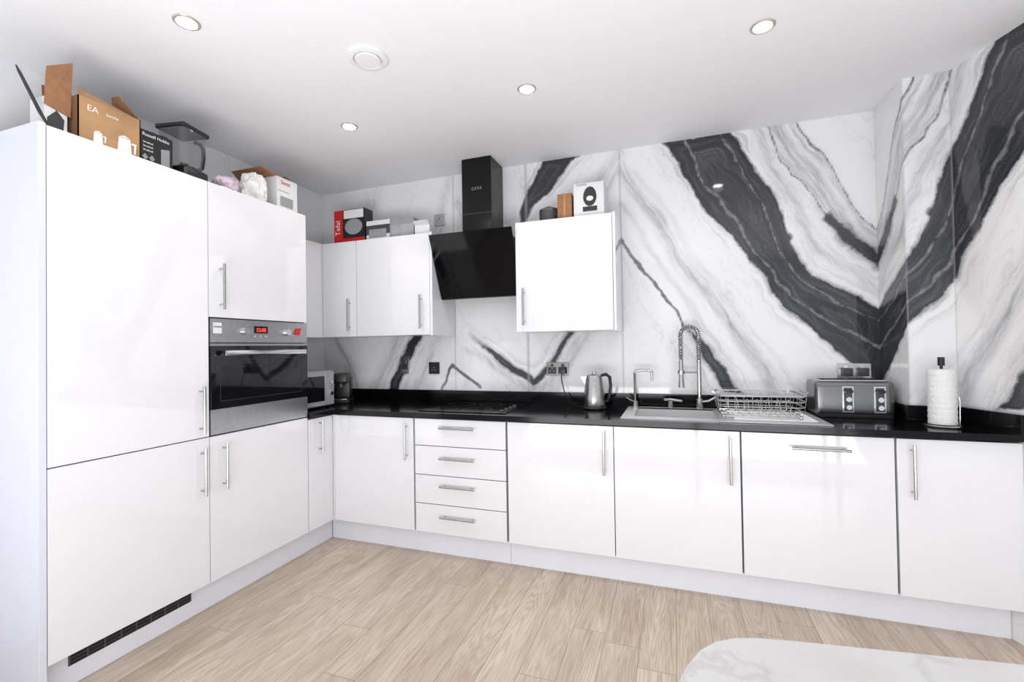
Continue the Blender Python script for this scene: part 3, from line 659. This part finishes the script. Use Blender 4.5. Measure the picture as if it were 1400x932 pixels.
part('printed_picture',[([Vector((1.725+.042*math.cos(a),.3288,UT+.135+.065*math.sin(a)*(1 if math.sin(a)>0 else .9))) for a in [i*math.pi/12 for i in range(24)]],[list(range(24))]),box(1.68,1.77,.3282,.3296,UT+.045,UT+.075)],'ink',t)
part('printed_highlight',[([Vector((1.725+.022*math.cos(a),.3278,UT+.125+.016*math.sin(a))) for a in [i*math.pi/8 for i in range(16)]],[list(range(16))])],'inkw',t)
text('Nescafe',.02,(1.64,.3285,UT+.21),XD,ZD,'inkg',t)
# ------------------------------------------------------------ ceiling fittings
for i,(x,y) in enumerate([(.39,-1.26),(.42,-.32),(1.52,-.32),(2.58,-.41)]):
    t=thing('ceiling_downlight','small round recessed ceiling spotlight, lit','downlight',(x,y,ZC),group='ceiling spotlights')
    part('trim_ring',lathe([(.036,-.001),(.037,-.004),(.046,-.004),(.049,-.001)],(x,y,ZC)),'trimw',t,True)
    part('lens',lathe([(.0365,-.0045),(.02,-.009),(.005,-.010)],(x,y,ZC),20),'lens',t,True)
    ld=D.lights.new('spot','SPOT'); ld.energy=16; ld.spot_size=math.radians(150); ld.spot_blend=.9; ld.shadow_soft_size=.04; ld.color=(1,.96,.92)
    lo=D.objects.new('lamp',ld); COL.objects.link(lo); lo.parent=t; lo.location=(0,0,-.02)
t=thing('ceiling_vent','round white extractor vent cover on the ceiling','vent',(.925,-.82,ZC))
part('ring',lathe([(.088,-.001),(.086,-.012),(.066,-.016),(.062,-.004)],(.925,-.82,ZC)),'white',t,True)
part('disc',lathe([(.055,-.004),(.057,-.014),(.052,-.019),(.01,-.02)],(.925,-.82,ZC)),'white',t,True)
# ------------------------------------------------------------ table
t=thing('dining_table','white marble-topped table with curved end','table',(2.9,-1.98,0))
pts=[(3.6,-2.30),(3.6,-1.43),(2.74,-1.520),(2.531,-1.548),(2.40,-1.566),(2.34,-1.577),(2.30,-1.590),(2.265,-1.613),(2.238,-1.645),(2.212,-1.70),(2.185,-1.79),(2.16,-1.91),(2.145,-2.05),(2.15,-2.2),(2.18,-2.29),(2.24,-2.36),(2.35,-2.41),(2.5,-2.42)]
part('table_top',prism(pts,.725,.75),'tmarble',t)
for x,y in ((2.38,-1.76),(3.4,-1.66),(2.4,-2.26),(3.45,-2.2)): part('leg',[cyl((x,y,0),(x,y,.725),.02,14,.025)],'legm',t,True)
# ------------------------------------------------------------ light
w=D.worlds.new('World'); SC.world=w; w.use_nodes=True; bg=w.node_tree.nodes['Background']; bg.inputs[0].default_value=(.90,.94,1,1); bg.inputs[1].default_value=.95
def area(x,y,z,sx,sy,e,rx,c=(.97,.98,1)):
    ld=D.lights.new('bounce_fill','AREA'); ld.shape='RECTANGLE'; ld.size=sx; ld.size_y=sy; ld.energy=e; ld.color=c
    lo=D.objects.new('bounce_fill',ld); COL.objects.link(lo); lo.location=(x,y,z); lo.rotation_euler=(math.radians(rx),0,0)
area(2.2,-3.1,.40,3.4,1.0,102,180-30)  # added fill lamp behind the camera, aimed up to brighten the ceiling
# ------------------------------------------------------------ camera
yaw,pitch,roll=.3375,.0132,-.0158
f=Vector((-math.sin(yaw)*math.cos(pitch),math.cos(yaw)*math.cos(pitch),math.sin(pitch))); r=Vector((math.cos(yaw),math.sin(yaw),0)); u=r.cross(f)
r2=r*math.cos(roll)+u*math.sin(roll); u2=r2.cross(f)
cam=D.cameras.new('camera'); co=D.objects.new('camera',cam); COL.objects.link(co); SC.camera=co
cam.sensor_width=36; cam.lens=626.25/1400*36; cam.clip_start=.02
mx=Matrix((r2,u2,-f)).transposed().to_4x4(); mx.translation=Vector((2.2007,-2.5494,1.3059)); co.matrix_world=mx
SC.view_settings.view_transform='Standard'; SC.view_settings.look='None'; SC.view_settings.exposure=-.06
